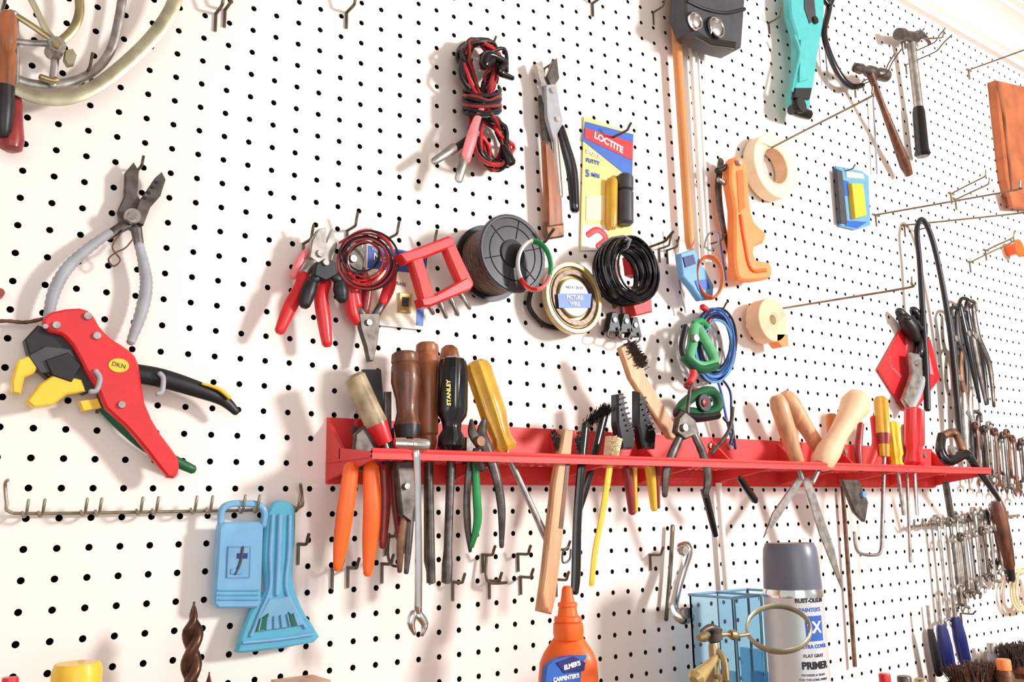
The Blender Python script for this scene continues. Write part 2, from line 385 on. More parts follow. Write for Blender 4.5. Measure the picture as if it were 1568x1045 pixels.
# ======================= CENTRE TOP =======================
hook(330,22,22,12,1.8); hook(344,16,20,10,1.8); hook(530,20,22,14,1.8); hook(906,6,24,6,2)
o=O('test_lead_bundle')
for i in range(22):
    j=lambda s=5: random.gauss(0,s)
    m='black' if i%5<3 else 'dred'
    if i%7==0: m='red'
    P=[(738+j(3),158+j(2)),(716+j(),112+j()),(712+j(),78+j(3)),(728+j(),64+j(2)),(750+j(),72+j(4)),(757+j(),100+j()),(748+j(),130+j()),(740+j(3),158+j(2)),(728+j(),190+j()),(734+j(),232+j()),(755+j(),252+j(4)),(776+j(),240+j()),(768+j(),205+j()),(750+j(),180+j(3))]
    o.tube([(x,y,24+random.gauss(0,7)) for x,y in P],3.1,m,sm=4,seg=7,closed=True)
for i in range(7):
    y=140+i*5; P=[(738+28*math.cos(t*math.pi/5),y+5*math.sin(t*math.pi/5)+random.gauss(0,2),25+17*math.sin(t*math.pi/5)) for t in range(10)]
    o.tube(P,3,['black','dred','black'][i%3],sm=4,seg=7,closed=True)
P=[(740+24*math.cos(t*math.pi/5),174+4*math.sin(t*math.pi/5),25+16*math.sin(t*math.pi/5)) for t in range(10)]
o.tube(P,2.2,'teal',sm=4,seg=7,closed=True)
o.tube([(740,160,38),(728,190,42),(722,212,44),(712,245,40)],[4,7,9,9],'pink',flat=.6); o.tube([(712,240),(702,276)],[9,7],'steel',d=40,flat=.5,sm=0)
o.tube([(725,205),(705,222),(690,232)],[4,6,7],'black',d=32); o.tube([(696,226),(664,248)],[8,6],'steel',d=34,flat=.6,sm=0)
o.tube([(760,86,44),(742,100,46),(748,84,46),(772,96,46),(765,110,46),(785,120,44)],[5,8,7,6,6,4],'bgloss'); o.tube([(740,84,40),(772,75,42),(776,110,44)],3,'black')
o.tube([(770,225,38),(782,250,38)],[6,9],'bgloss',sm=0)
o.done(); hook(735,85,30,10)
o=O('tin_snips')
o.poly([(820,98),(830,93),(836,118),(850,128),(862,185),(862,205),(846,190),(832,155),(827,125)],16,21,'steel'); o.poly([(848,92),(853,89),(857,120),(846,136),(838,118)],20,25,'dsteel')
o.poly([(836,130),(852,128),(862,190),(848,215),(838,180)],21,27,'grey'); o.cyl(848,138,27,30,5,'chrome'); o.cyl(855,182,27,30,4,'chrome')
o.tube([(830,150),(836,205),(842,260)],[8,9,8],'dsteel',d=16,flat=.6); o.tube([(848,180),(852,235),(858,300)],[5,6,5],'chrome',d=22,flat=.5)
o.poly([(834,215),(850,232),(862,300),(864,345),(840,348),(838,300)],16,24,'wood',3)
o.poly([(838,338),(864,340),(865,362),(840,366),(836,352)],14,22,'rust',2)
o.tube([(858,195),(866,225),(876,265),(880,322)],[7,9,10,8],'bgloss',d=20,flat=.8)
o.done(); hook(832,106,18,5)
o=O('adhesive_blister_card')
o.poly([(894,178),(970,204),(967,378),(889,384)],2,3,'cardY',.2)
o.poly([(896,186),(970,206),(968,276),(892,215)],3,3.6,'blue',.1); o.poly([(896,196),(969,218),(969,246),(896,212)],3.6,4.2,'red',.1)
o.text('LOCTITE',932,219,4.4,13.5,'white',-.2,bold=.5)
o.text('EPOXY',908,236,4,8,'white',-.15,bold=.3); o.text('PUTTY',908,248,4,8,'blue',0,bold=.3); o.text('5',900,266,4,14,'blue',0,bold=.5); o.text('MIN',912,269,4,8,'blue',0,bold=.3)
o.poly([(892,345),(930,345),(930,383),(890,384)],3,3.6,'white',.1); o.tube([(900,360),(915,352),(928,365),(915,378)],5,'redp',d=4,flat=.3)
o.lathe((957,268,12),(957,345,12),[(0,9),(.05,13),(.3,13),(.32,10),(.36,13),(.95,13),(1,9)],'dgrey'); o.lathe((937,275,10),(936,350,10),[(0,8),(.05,9),(.9,9),(1,7)],'amber')
o.poly([(898,300),(926,300),(924,338),(897,338)],3,4,'cream',.1)
o.done(); hook(936,212,34,8,1.8)
o=O('wooden_dowel'); w0=W(1034,30,18); w1=W(1057,382,18); dz=(w1-w0).normalized(); w0=w0-dz*.25
o.lathew(w0,w1,[(0,.0072),(.98,.0072),(1,.005)],'dowel',20); o.done()
for k,(u0,v0,u1,v1,r,mm) in enumerate(((1058,60,1076,345,.0045,'white'),(1068,60,1084,345,.0025,'white'),(1100,740,1113,906,.0045,'white'),(1290,745,1309,1022,.0032,'rust'),(1337,150,1343,266,.0016,'grey'),(1262,50,1268,130,.0014,'grey'))):
    o=O('thin_rod'); q0=W(u0,v0,10); q1=W(u1,v1,10)
    if k<2: q0=q0-(q1-q0)*.9; q1=q1+(q1-q0)*.1
    o.lathew(q0,q1,[(0,r),(1,r)],mm,12); o.done()
# work light
o=O('twin_lens_work_light')
o.poly([(1050,-60),(1142,-60),(1142,5),(1137,72),(1128,76),(1112,72),(1088,64),(1060,46),(1050,20)],30,62,'dgrey',4)
o.tube([(1052,2),(1078,14),(1110,20),(1140,14)],3,'black',d=62)
for (x,y,r) in ((1066,30,14),(1098,40,17)):
    o.cyl(x,y,62,68,r,'black'); o.ring(x+1,y+1,66,71,r,r-3,'chrome'); o.cyl(x+1,y+1,67,70,r-4,'steel',dome=.3)
o.poly([(1064,54),(1128,64),(1126,74),(1090,68)],62,66,'bgloss')
o.done()
hook(999,20,24,12); hook(1176,36,26,14)
o=O('bar_clamp')
o.poly([(1210,-10),(1216,-40),(1255,-40),(1263,10),(1260,45),(1252,90),(1247,130),(1242,152),(1240,172),(1220,168),(1214,148),(1222,100),(1220,50),(1212,25)],26,40,'teal',3,sm=2)
o.poly([(1232,-14),(1246,-12),(1250,28),(1240,36),(1232,12)],40,41.5,'dgrey')
o.poly([(1226,60),(1244,62),(1238,122),(1224,126)],40,43,'teal',1.5); o.poly([(1218,134),(1244,134),(1241,152),(1216,150)],40,46,'black',2)
o.cyl(1228,160,40,50,12,'black'); o.lathe((1212,168,36),(1238,176,36),[(0,8),(.5,9),(1,8)],'bgloss'); o.cyl(1250,30,41,45,6,'bgloss')
o.tube([(1216,55),(1224,80),(1218,110),(1212,140)],3,'teal',d=41)
o.done()
o=O('pry_bar'); o.tube([(1273,-10),(1268,20),(1262,52),(1272,88),(1288,118),(1304,132),(1322,130)],[7,6,6,6.5,6.5,6,4],'bgloss',d=26,flat=.7); o.tube([(1262,0),(1270,8),(1276,-4)],4,'bgloss',d=30); o.done()
o=O('ball_peen_hammer')
o.lathe((1332,112,50),(1392,268,26),[(0,6),(.1,5),(.3,4.5),(.6,6.5),(.9,8.5),(1,6)],'dwood')
o.lathe((1308,103,52),(1356,116,44),[(0,2),(.05,7),(.2,8),(.3,5),(.45,9),(.6,9),(.7,6),(.8,10),(1,10)],'dsteel')
o.done()
o=O('claw_hammer')
o.lathe((1395,66,30),(1407,168,26),[(0,7),(.1,6.5),(1,7)],'steel'); o.lathe((1406,165,26),(1413,240,24),[(0,8),(.1,9.5),(.85,10),(.95,12),(1,9)],'bgloss',fl=8,fd=.08)
o.lathe((1376,52,40),(1402,58,32),[(0,9),(.2,10),(.3,7),(.6,8),(1,9)],'dsteel'); o.tube([(1395,60,32),(1410,52,28),(1424,66,22)],[8,6,3],'dsteel',flat=.7)
o.done()
for (u,v,L,up) in ((1308,135,70,34),(1320,125,50,26),(1386,100,70,20),(1398,80,50,20),(1380,66,36,8)): hook(u,v,L,up,1.2,'hookd',curl=.4)
def lhook(u,v,u1,v1,d,name='long_peg_hook',r=1.7):
    o=O(name); w=W(u,v,0); t=W(u1,v1,d); o.tubew(cr([(w.x,-.0003,w.z),(w.x,-.004,w.z),tuple(w.lerp(t,.5)),tuple(t),tuple(t+Vector((0,-.006,.004))),tuple(t+Vector((0,-.008,.014)))],4),r/1000,'hookm',8)
    o.tubew([(w.x,-.002,w.z),(w.x,-.002,w.z-.022)],r/1000,'hookm',8); o.tubew([(w.x-.01,-.002,w.z),(w.x+.01,-.002,w.z)],r/1000,'hookm',8); o.done()
for q in ((1160,237,1330,150,200),(1185,475,1390,441,215),(1340,330,1556,291,190),(1384,346,1566,326,160),(1482,108,1580,72,120),(1455,297,1505,272,60),(1462,306,1510,284,60),(1484,402,1548,372,70),(1508,384,1548,366,50),(1384,60,1440,58,70)): lhook(*q)
o=O('masking_tape_roll'); o.ring(1188,254,6,28,51,31,'cream'); o.ring(1188,254,5,28.4,31,28,'tan'); o.done()
o=O('masking_tape_roll'); o.ring(1184,490,14,38,34,11,'tan'); o.ring(1184,490,14,38.5,11,8,'cream'); o.poly([(1190,512),(1206,512),(1208,530),(1198,532),(1190,522)],20,38,'lorange'); o.done()
o=O('pistol_grip_clamp')
o.poly([(1120,250),(1128,239),(1140,243),(1146,262),(1149,310),(1156,340),(1173,356),(1170,372),(1156,378),(1158,398),(1178,402),(1183,414),(1178,427),(1142,430),(1130,422),(1126,385),(1126,320),(1119,280)],27,42,'lorange',3,sm=2)
o.poly([(1128,262),(1138,260),(1141,318),(1132,326)],42,43,'orange'); o.tube([(1134,330),(1140,370),(1150,412),(1172,414)],3,'orange',d=43); o.cyl(1134,248,42,48,5,'steel')
o.tube([(1104,246),(1100,290),(1106,340),(1118,392)],[6,7,6,3],'dsteel',d=18,flat=.5); o.tube([(1098,262),(1112,256),(1122,262)],5,'black',d=30); o.tube([(1100,275),(1112,282),(1120,280)],4,'steel',d=30)
o.done(); hook(1110,256,30,6)
o=O('sandpaper_card'); o.poly([(1280,254),(1320,262),(1330,270),(1333,345),(1312,352),(1287,346)],3,7,'lblue',.5); o.poly([(1281,258),(1290,262),(1298,342),(1288,342)],7,12,'dgrey'); o.poly([(1304,280),(1322,281),(1328,330),(1310,335)],7,16,'yellow',2); o.poly([(1288,275),(1300,278),(1302,300),(1290,300)],7,8,'blue'); o.poly([(1296,262),(1322,266),(1324,274),(1297,272)],7,9,'cream'); o.poly([(1296,338),(1328,340),(1313,350),(1294,346)],7,8,'blue'); o.done(); hook(1290,264,22,6,1.3)
o=O('leather_tool_pouch')
o.poly([(1526,122),(1560,130),(1620,140),(1620,300),(1549,300),(1542,270),(1532,180)],.5,20,'leather',3); o.poly([(1544,290),(1566,296),(1600,300),(1600,320),(1552,318)],20,28,'leather',2); o.tube([(1528,126),(1538,190),(1550,296)],3,'wood',d=21)
o.done()
o=O('orange_plastic_spool'); o.cyl(1560,380,.5,24,9,'orange'); o.cyl(1562,380,24,28,14,'orange'); o.done()
# ======================= CENTRE MID =======================
def pliers(name,piv,jaw,hl,hr,rj,rh,mj,mh,d=24,jd=6):
    o=O(name); o.poly(jaw,d-jd/2,d+jd/2,mj,1.2); o.cyl(piv[0],piv[1],d+jd/2,d+jd/2+2.5,rj,'steel')
    for h in (hl,hr):
        n=len(h); o.tube(h[:2],[rh*.7,rh*.7],mj,d=d,sm=0,flat=.7); o.tube(h[1:] if n>3 else h,[rh*.8]+[rh]*((n-1 if n>3 else n)-2)+[rh*.75],mh,d=d,flat=.8)
    return o
o=pliers('slip_joint_pliers',(492,388),[(478,368),(488,351),(500,348),(500,372),(510,350),(517,374),(510,400),(492,408),(474,394)],[(484,396),(466,420),(458,445),(444,470),(428,508)],[(494,404),(500,430),(492,455),(496,490),(501,528)],6,11,'steel','red',30,8); o.tube([(478,380),(462,395),(448,425)],[5,7,6],'pink',d=24); o.done()
o=pliers('slip_joint_pliers',(500,402),[(484,405),(498,396),(514,402),(518,420),(500,430),(482,422)],[(490,420),(478,432),(472,448),(466,468)],[(510,420),(520,432),(522,446),(524,460)],5,12,'black','black',42,10); o.done()
o=pliers('long_nose_pliers',(566,494),[(550,480),(582,480),(582,500),(578,530),(572,553),(566,554),(561,530),(552,502)],[(558,485),(548,470),(540,440),(528,405)],[(574,485),(586,465),(596,440),(602,412)],5,9.5,'dsteel','red',22,7); o.done()
o=O('diagonal_cutters'); o.poly([(524,378),(538,362),(552,368),(560,392),(556,414),(540,422),(528,404)],18,26,'dsteel',1.5); o.cyl(542,396,26,29,6,'steel'); o.tube([(536,412),(534,440),(540,480),(548,494)],[7,10,10,7],'red',d=20); o.tube([(552,412),(562,440),(558,480)],[7,9,7],'dred',d=20); o.done()
o=O('wire_loop_bundle'); o.coil(560,402,26,40,47,46,7,1.8,['dred','black','red','black'],3); o.coil(552,392,30,44,36,36,3,1.6,['black','dred'],3); o.tube([(520,372,34),(560,352,34),(596,372,34),(606,410,34)],2,'red'); o.done()
o=O('hardware_blister_card')
o.poly([(562,372),(658,386),(651,506),(558,496)],3,4,'white',.2); o.poly([(564,376),(655,389),(652,420),(563,411)],4,4.6,'blue',.1); o.poly([(563,412),(640,420),(637,496),(561,488)],4,4.5,'cardC',.1); o.poly([(641,420),(652,421),(648,500),(637,498)],4,4.6,'blue',.1)
o.text('Middle',590,397,4.8,11,'white',-.05,bold=.3); o.text('NSS',576,383,4.8,6,'white',0); o.poly([(612,448),(632,450),(630,480),(610,478)],4.5,8,'gold',1); o.poly([(617,455),(627,456),(626,470),(616,469)],8,9,'dgrey'); o.text('SOLID BRASS',602,433,4.8,5.5,'navy',-.05)
o.done()
for (u,v) in ((464,374),(531,354),(594,366),(651,379),(1008,382),(1020,384)): hook(u,v,22,14,1.6)
o=O('frame_handle_tool')
o.poly([(612,389),(640,379),(688,361),(697,364),(697,377),(650,396),(622,404)],44,58,'red',2.5)
o.poly([(680,372),(697,370),(712,402),(727,434),(710,442),(694,408)],46,57,'redp',2.5)
o.poly([(644,457),(668,450),(716,424),(727,436),(722,444),(660,470),(648,470)],44,58.5,'red',2.5)
o.poly([(630,398),(648,392),(658,424),(668,456),(650,466),(640,432)],46,57.5,'redp',2.5)
for (x,y,x1,y1) in ((672,462,684,488),(688,456,702,484),(704,450,720,474),(655,466,664,482)): o.lathe((x,y,48),(x1,y1,44),[(0,5),(.3,5),(.32,3.5),(.9,3.5),(1,2)],'steel',14)
o.done(); hook(652,392,40,6)
o=O('wire_spool')
o.cyl(786,388,64,68,62,'dgrey',dome=.015); o.cyl(786,388,68,70,22,'black'); o.ring(786,388,68,69.5,60,56,'dgrey'); o.ring(786,388,68,69,44,42,'black')
for t in range(6):
    w0=W(786,388,68); k=S(786,388,68); q=t*math.pi/3+.3; o.tubew([(w0.x+24*k*math.cos(q),-.0682,w0.z+24*k*math.sin(q)),(w0.x+56*k*math.cos(q),-.0682,w0.z+56*k*math.sin(q))],.0006,'black',6)
o.lathew((w0.x,-.016,w0.z),(w0.x,-.020,w0.z),[(0,62),(1,62)],'black',40,k)
o.lathew((w0.x,-.020,w0.z),(w0.x,-.064,w0.z),[(0,46),(1,46)],'wirebrown',40,k)
for i in range(16):
    y=-.022-i*.0026; o.tubew([(w0.x+52*k*math.cos(t*math.pi/16),y+random.gauss(0,.0005),w0.z+52*k*math.sin(t*math.pi/16)) for t in range(32)],.0015,'wirebrown' if i%3 else 'rust',6,closed=True)
o.done(); hook(780,394,74,12,1.8)
def band(name,u,v,d,phi,Rz,Rx,wid,mats,th=.003,tilt=0):
    o=O(name); w=W(u,v,d); e=Vector((math.cos(phi),math.sin(phi),0)); ax=Vector((-math.sin(phi),math.cos(phi),0)); N=len(mats); M=14
    for q in range(N):
        P=[]
        for i in range(M+1):
            t=2*math.pi*(q+i/M)/N+tilt; P.append(w+e*(Rx*math.cos(t))+Vector((0,0,Rz*math.sin(t))))
        o.tubew(P,th,mats[q],12,wid/th/2,ax)
    return o.done()
band('plastic_band_ring',818,407,86,-.5,.0285,.019,.014,['green','white','white','red','pink','green'],.0024,tilt=.6)
o=O('picture_wire_reel')
o.cyl(880,456,18,26,57,'gold',dome=.03); o.ring(880,456,26,34,56,49,'gold'); o.ring(880,456,26,31,44,36,'wirebrown')
for r in (41,44,47): o.ring(880,456,26,30,r+1,r-1,'gold')
o.cyl(880,456,26,33,31,'gold'); o.cyl(880,456,33,34,29,'label',dome=.01)
o.poly([(854,450),(906,450),(904,472),(856,472)],34,34.6,'blue',.1); o.text('PICTURE',880,456,34.8,7,'white',.08,bold=.2); o.text('WIRE',880,466,34.8,7,'white',.08,bold=.2); o.text('NO 4   25 FT',880,441,34.4,5,'navy',.08)
o.done(); hook(880,440,14,6)
o=O('black_wire_loop')
o.tube([(815,440),(810,470),(832,497),(860,504)],4,'black',d=10)
o.done()
o=O('wire_coil')
w0=W(972,412,60);k=S(972,412,60)
for i in range(46):
    y=-.024-random.random()*.040; r=(36+random.random()*17)*k; ox=random.gauss(0,.0008);oz_=random.gauss(0,.0008);tl=random.gauss(0,.0015)
    o.tubew([(w0.x+ox+r*math.cos(t*math.pi/16),y+tl*math.cos(t*math.pi/16+i),w0.z+oz_+r*math.sin(t*math.pi/16)) for t in range(32)],.0014,'bgloss',6,closed=True)
for t in (2.0,): 
    o.tubew([(w0.x+(44+12*math.cos(q*.785))*k*math.cos(t),-.04+.03*math.sin(q*.785),w0.z+(44+12*math.cos(q*.785))*k*math.sin(t)) for q in range(8)],.0022,'grey',8,closed=True)
o.done(); hook(968,388,66,10,1.8)
o=O('electrical_plug'); o.poly([(962,392),(972,388),(978,402),(976,424),(966,420)],14,26,'red'); o.poly([(966,458),(998,456),(1000,478),(974,484)],18,34,'redp',2); o.tube([(975,440),(978,458)],4,'black',sm=0,d=22); o.done(); hook(968,440,10,4)
o=O('binder_clip_set')
for (x,y) in ((940,490),(958,492),(972,498)):
    o.poly([(x-9,y+18),(x-3,y-12),(x+5,y-12),(x+12,y+18)],16,26,'black',1.5); o.tube([(x-6,y+12,28),(x-10,y+24,28),(x,y+28,28),(x+8,y+22,28),(x+6,y+12,28)],1.5,'dsteel')
    o.cyl(x+2,y,26,28,4,'steel',16)
o.tube([(940,470),(955,462),(975,470)],4,'rust',d=20); o.done(); hook(950,470,20,5)
o=O('trigger_snap_clip')
o.poly([(1042,388),(1064,381),(1074,400),(1094,438),(1092,458),(1074,460),(1060,440),(1046,424)],30,40,'lblue',2); o.poly([(1046,394),(1062,390),(1066,404),(1050,410)],40,41.5,'navy'); o.poly([(1064,430),(1084,428),(1088,442),(1070,446)],40,41,'blue'); o.done()
band('tape_ring',1086,425,44,-.6,.030,.018,.018,['lorange','orange','orange','lorange'],.0022)
o=O('cable_coil'); o.coil(1096,528,14,36,30,54,18,1.9,['blue','black','lblue','navy','blue'],4)
o.tube([(1100,575,26),(1118,600,26),(1120,640,26),(1126,688,24)],2,'navy'); o.tube([(1094,572,26),(1104,600,26),(1112,640,26),(1122,682,24)],2,'blue'); o.tube([(1075,470,30),(1086,480,30),(1084,495,30)],5,'red'); o.done(); hook(1085,478,30,8)
def sclamp(pts,tip,d,m1,m2):
    o=O('spring_clamp'); o.tube([p for p in pts],[8]*len(pts),m1,d=d,sm=3,closed=True,flat=1.1); o.tube(tip,[7,8,7][:len(tip)],m2,d=d+2,flat=1.2); return o
o=sclamp([(1064,500),(1078,520),(1094,552),(1078,562),(1056,552),(1060,528)],[(1048,548),(1070,566),(1096,560)],44,'lgreen','dgreen'); o.cyl(1067,518,50,56,6,'steel'); o.tube([(1062,496,44),(1074,492,40),(1082,500,36)],5,'green'); o.tube([(1050,500,40),(1044,530,42),(1048,548,44)],5,'black'); o.done()
o=sclamp([(1040,628),(1064,606),(1090,600),(1100,622),(1082,634),(1060,632)],[(1036,632),(1062,640),(1098,636)],50,'dgreen','black'); o.cyl(1080,617,56,62,14,'black'); o.cyl(1080,617,62,64,6,'dred'); o.tube([(1056,586,46),(1062,575,46),(1060,560,44)],6,'redp'); o.tube([(1050,590,40),(1066,600,46),(1072,606,50)],5,'dred'); o.done()
o=O('wire_clip'); o.tube([(1078,380),(1084,360),(1096,356),(1100,372),(1088,384),(1080,378)],1.4,'steel',d=40,seg=6); o.tube([(1032,350),(1036,400),(1042,440),(1050,480)],1.6,'steel',d=14,seg=6); o.tube([(1100,356),(1106,390),(1112,430)],1.4,'blue',d=20,seg=6); o.done(); hook(1082,376,30,8,1.4)
# ======================= RED RACK =======================
o=O('plastic_tool_rack')
X0=W(500,640,0).x; X1=X0+1.165; zT=CZ+.106; zB=CZ+.038; zs=CZ+.060; DP=.100
o.box(X0,X1,-.004,-.0005,zB,zT,'redp')
for xx in [X0+i*(X1-X0)/8 for i in range(9)]:
    xx=min(xx,X1-.004); 
    o.add([(xx,-.004,zT-.004),(xx,-.035,zs+.012),(xx,-DP,zs+.004),(xx,-DP,zs-.004),(xx,-.03,zs-.014),(xx,-.004,zB+.003)]+[(xx+.004,-.004,zT-.004),(xx+.004,-.035,zs+.012),(xx+.004,-DP,zs+.004),(xx+.004,-DP,zs-.004),(xx+.004,-.03,zs-.014),(xx+.004,-.004,zB+.003)],
      [[0,1,2,3,4,5],[6,7,8,9,10,11]]+[[i,(i+1)%6,6+(i+1)%6,6+i] for i in range(6)],'redp')
o.box(X0,X1,-DP-.003,-DP,zs-.003,zs+.005,'redp'); o.tubew([(X0,-DP-.0015,zs+.005),(X1,-DP-.0015,zs+.005)],.0026,'redp',8)
o.box(X0,X1,-.033,-.031,zs-.002,zs+.012,'redp')
cell=.0125; nc=int((X1-X0)/cell); nr=7
for i in range(nc+1): x=X0+i*(X1-X0)/nc; o.box(x-.0016,x+.0016,-DP,-.004,zs-.0012,zs+.001,'redp')
for j in range(nr+1): y=-.004-j*(DP-.004)/nr; o.box(X0,X1,y-.0016,y+.0016,zs-.0011,zs+.0009,'redp')
for x in (X0+.03,X0+.3,X0+.58,X0+.62,X0+.9,X1-.03):
    o.lathew((x,-.004,zT-.012),(x,-.007,zT-.012),[(0,.005),(1,.004)],'steel',16)
o.done()
def driver(name,h0,h1,rp,mh,s1=None,rs=3,ms='steel',prof=None,fl=0,blade=0):
    o=O(name); prof=prof or [(0,.45),(.03,.8),(.12,1),(.5,.92),(.72,1),(.8,.72),(.88,.72),(.95,.9),(1,.6)]
    o.lathe(h0,h1,[(t,r*rp)+tuple(x) for t,r,*x in prof],mh,32,fl,.16 if fl else 0)
    if s1:
        o.lathe(h1,s1,[(0,rs),(.75,rs),(.86,rs*(1+blade)),(.99,rs*(1+blade*.8)),(1,rs*.5)],ms,12)
    return o
driver('screwdriver',(541,574,55),(590,680,62),18,'clearamber',(596,700,62),4,'steel',[(0,.6),(.04,.95),(.5,.95),(.7,1),(.72,1,'red'),(.9,.8,'red'),(1,.7,'red')]).done()
o=O('putty_knife'); o.poly([(556,566),(584,566),(590,640),(600,690),(575,690),(562,640)],30,34,'dgrey'); o.poly([(590,600),(600,600),(600,690),(592,690)],36,40,'steel'); o.done()
driver('wood_chisel',(620,540,58),(624,672,62),23,'dwood',(630,800,62),7,'dsteel',[(0,.7),(.03,.9),(.12,.95),(.14,.88),(.18,.95),(.35,1),(.55,.72),(.7,.66),(.8,.8),(.85,.9,'black'),(1,.75,'black')]).done()
driver('file',(654,526,46),(656,690,50),19,'wood',(660,895,50),7,'dsteel',[(0,.7),(.02,.9),(.08,.95),(.1,.88),(.14,1),(.5,.85),(.85,.8),(.87,.65),(.93,.7),(1,.5)]).done()
driver('file',(688,530,34),(692,690,40),16,'wood',(694,740,40),5,'dsteel').done()
o=driver('screwdriver',(694,548,72),(691,692,78),24,'bgloss',(684,895,78),6.5,'dsteel',[(0,.5),(.03,.85),(.1,.96),(.14,1),(.55,1),(.62,.95),(.7,.62),(.78,.6),(.85,.85),(.95,.9),(1,.5)],fl=8,blade=.3); o.text('STANLEY',687,602,88,6.5,'yellow',math.pi/2+.02,bold=.2); o.done()
driver('screwdriver',(728,553,62),(775,692,76),21,'amber',(840,832,84),5,'steel',[(0,.5),(.03,.85),(.1,1),(.6,1),(.7,.85),(.85,.75),(.95,.95),(1,.7)],fl=8,blade=.2).done()
o=O('combination_wrench'); o.lathe((604,680,96),(657,682,106),[(0,10),(.3,11),(.32,9),(.5,9),(.52,11),(.9,11),(1,8)],'chrome',24)
o.tube([(638,692,104),(640,760,98),(641,850,92),(640,940,86)],[7,5.5,6,7],'chrome',flat=.7)
o.tube([(634,940,86),(629,955,86),(635,972,86)],[7,7,3],'chrome',flat=.8,sm=3); o.tube([(640,942,86),(650,956,86),(646,974,86)],[7,7,3],'chrome',flat=.8,sm=3); o.done()
o=O('long_handle_pliers'); o.tube([(538,715,62),(530,775,60),(522,832,56),(517,872,54)],[12,14,12,7],'orange',flat=.7); o.tube([(568,715,66),(570,775,66),(567,830,62),(563,880,60)],[13,14.5,13,7],'orange',flat=.7); o.poly([(545,665),(562,650),(578,665),(578,722),(540,722)],54,60,'dsteel',1.5); o.done()
o=O('pliers'); o.tube([(588,715),(590,770),(586,838)],[8,9,6],'dred',d=50,flat=.8); o.tube([(604,715),(606,770),(616,846)],[8,8,6],'dred',d=46,flat=.8); o.poly([(588,665),(604,655),(610,720),(588,722)],43,48,'dsteel',1.5); o.done()
o=O('adjustable_pliers'); o.poly([(608,708),(632,706),(640,760),(630,800),(616,790)],70,78,'dsteel',1.5); o.tube([(622,780),(614,830),(612,876)],[6,7,4],'rust',d=72,flat=.7); o.tube([(630,770),(626,830),(622,878)],[6,6,4],'dsteel',d=70,flat=.7); o.cyl(624,745,78,81,5,'steel'); o.done()
o=O('flat_file'); o.poly([(652,700),(664,700),(666,860),(660,897),(652,860)],44,48,'rust',1); o.done()
o=O('slim_pliers'); o.tube([(720,700,70),(715,760,68),(716,805,66),(720,845,64)],[6,6,6,3],'dsteel',flat=.7); o.tube([(727,705,72),(730,760,70),(731,800,68),(722,838,66)],[6,7,7,4],'green',flat=.8); o.poly([(714,670),(732,670),(732,712),(714,712)],62,70,'dsteel'); o.done()
o=O('end_cutting_nippers'); o.tube([(742,642,86),(738,664,88),(746,688,94),(760,730,98),(768,780,96),(768,838,92)],[4,9,10,8,7,4],'dsteel',flat=.7); o.tube([(722,644,86),(724,664,88),(738,684,92)],[3,8,9],'dsteel',flat=.8); o.tube([(730,690,92),(738,720,92)],[8,6],'dsteel',sm=0); o.cyl(737,676,92,100,8,'rust'); o.done()
o=O('wire_brush'); o.poly([(865,657),(879,660),(868,780),(852,918),(846,942),(826,937),(834,880),(849,740)],88,96,'lwood',2); 
o.bristles([(848,660),(856,690)],88,6,'bristle',260,7,(-.6,-.6,.1)); o.poly([(868,700),(874,700),(862,810),(856,810)],96,96.6,'dwood',.1); o.done()
o=O('detail_brush'); o.tube([(897,650,86),(890,720,88),(884,800,86),(882,880,84),(880,908,84)],[7,8,8,8.5,7],'bgloss',flat=.6); o.bristles([(885,664),(886,692)],92,7,'black',220,5,(-.5,-.7,0)); o.tube([(870,838,86),(862,846,86),(862,862,86),(872,858,86),(874,842,86)],1.6,'dsteel'); o.done()
o=O('detail_brush'); o.tube([(926,632,60),(912,690,64),(900,740,64),(888,780,62)],[8,7,6,5],'bgloss',flat=.6); o.bristles([(902,650),(918,636),(930,628)],68,9,'black',420,9,(-.4,-.7,.4)); o.done()
o=O('scrub_brush'); o.tube([(938,676,90),(930,740,90),(920,800,88),(911,845,86),(906,896,84)],[6,6,5,5,5],'yellow',flat=.6); o.poly([(934,668),(954,672),(946,708),(930,706)],84,92,'cream',1); o.bristles([(938,672),(936,700)],92,6,'cream',160,8); o.done()
for (x,y,m1,m2) in ((966,738,'dred','yellow'),(1000,732,'yellow','dred')):
    o=O('screwdriver'); o.tube([(x-6,y-20,60),(x-3,y,60),(x+2,y+48,58)],[8,8,6],m1); o.tube([(x+6,y-20,64),(x+6,y,64),(x+8,y+46,62)],[4,4,3],m2); o.done()
for (x,s) in ((952,0),(984,6)):
    o=O('ratchet_clamp'); o.poly([(x-6,604-s),(x+4,602-s),(x+8,630),(x+22,664),(x+20,688),(x+2,688),(x-6,650)],56,68,'bgloss',2.5); 
    for k in range(7): o.tube([(x-4+k*2.2,612+k*8,69),(x+5+k*2.2,609+k*8,69)],1.6,'dgrey',sm=0)
    o.done()
o=O('wooden_wire_brush'); o.poly([(950,533),(961,526),(1040,660),(1036,674),(1026,672),(966,580)],62,69,'lwood',2); o.bristles([(962,528),(980,562)],68,7,'bristle',380,8,(.3,-.8,.4)); o.done()
o=O('needle_nose_pliers'); o.poly([(1040,640),(1050,630),(1066,644),(1072,664),(1050,674),(1036,662)],94,102,'dsteel',2); o.cyl(1050,655,102,106,6,'steel')
o.tube([(1044,664,96),(1030,695,94),(1020,725,92),(1018,760,90)],[7,8,8,5],'dsteel',flat=.7); o.tube([(1062,664,98),(1076,695,98),(1084,730,96),(1080,760,94)],[7,8,8,6],'dsteel',flat=.7,rib=.08)
o.tube([(1052,634,98),(1056,600,94),(1060,588,92)],[4,3,2],'dsteel'); o.done()
o=O('nail_punch'); o.lathe((1078,750,84),(1096,822,80),[(0,6),(.8,5),(1,4)],'bgloss'); o.done()
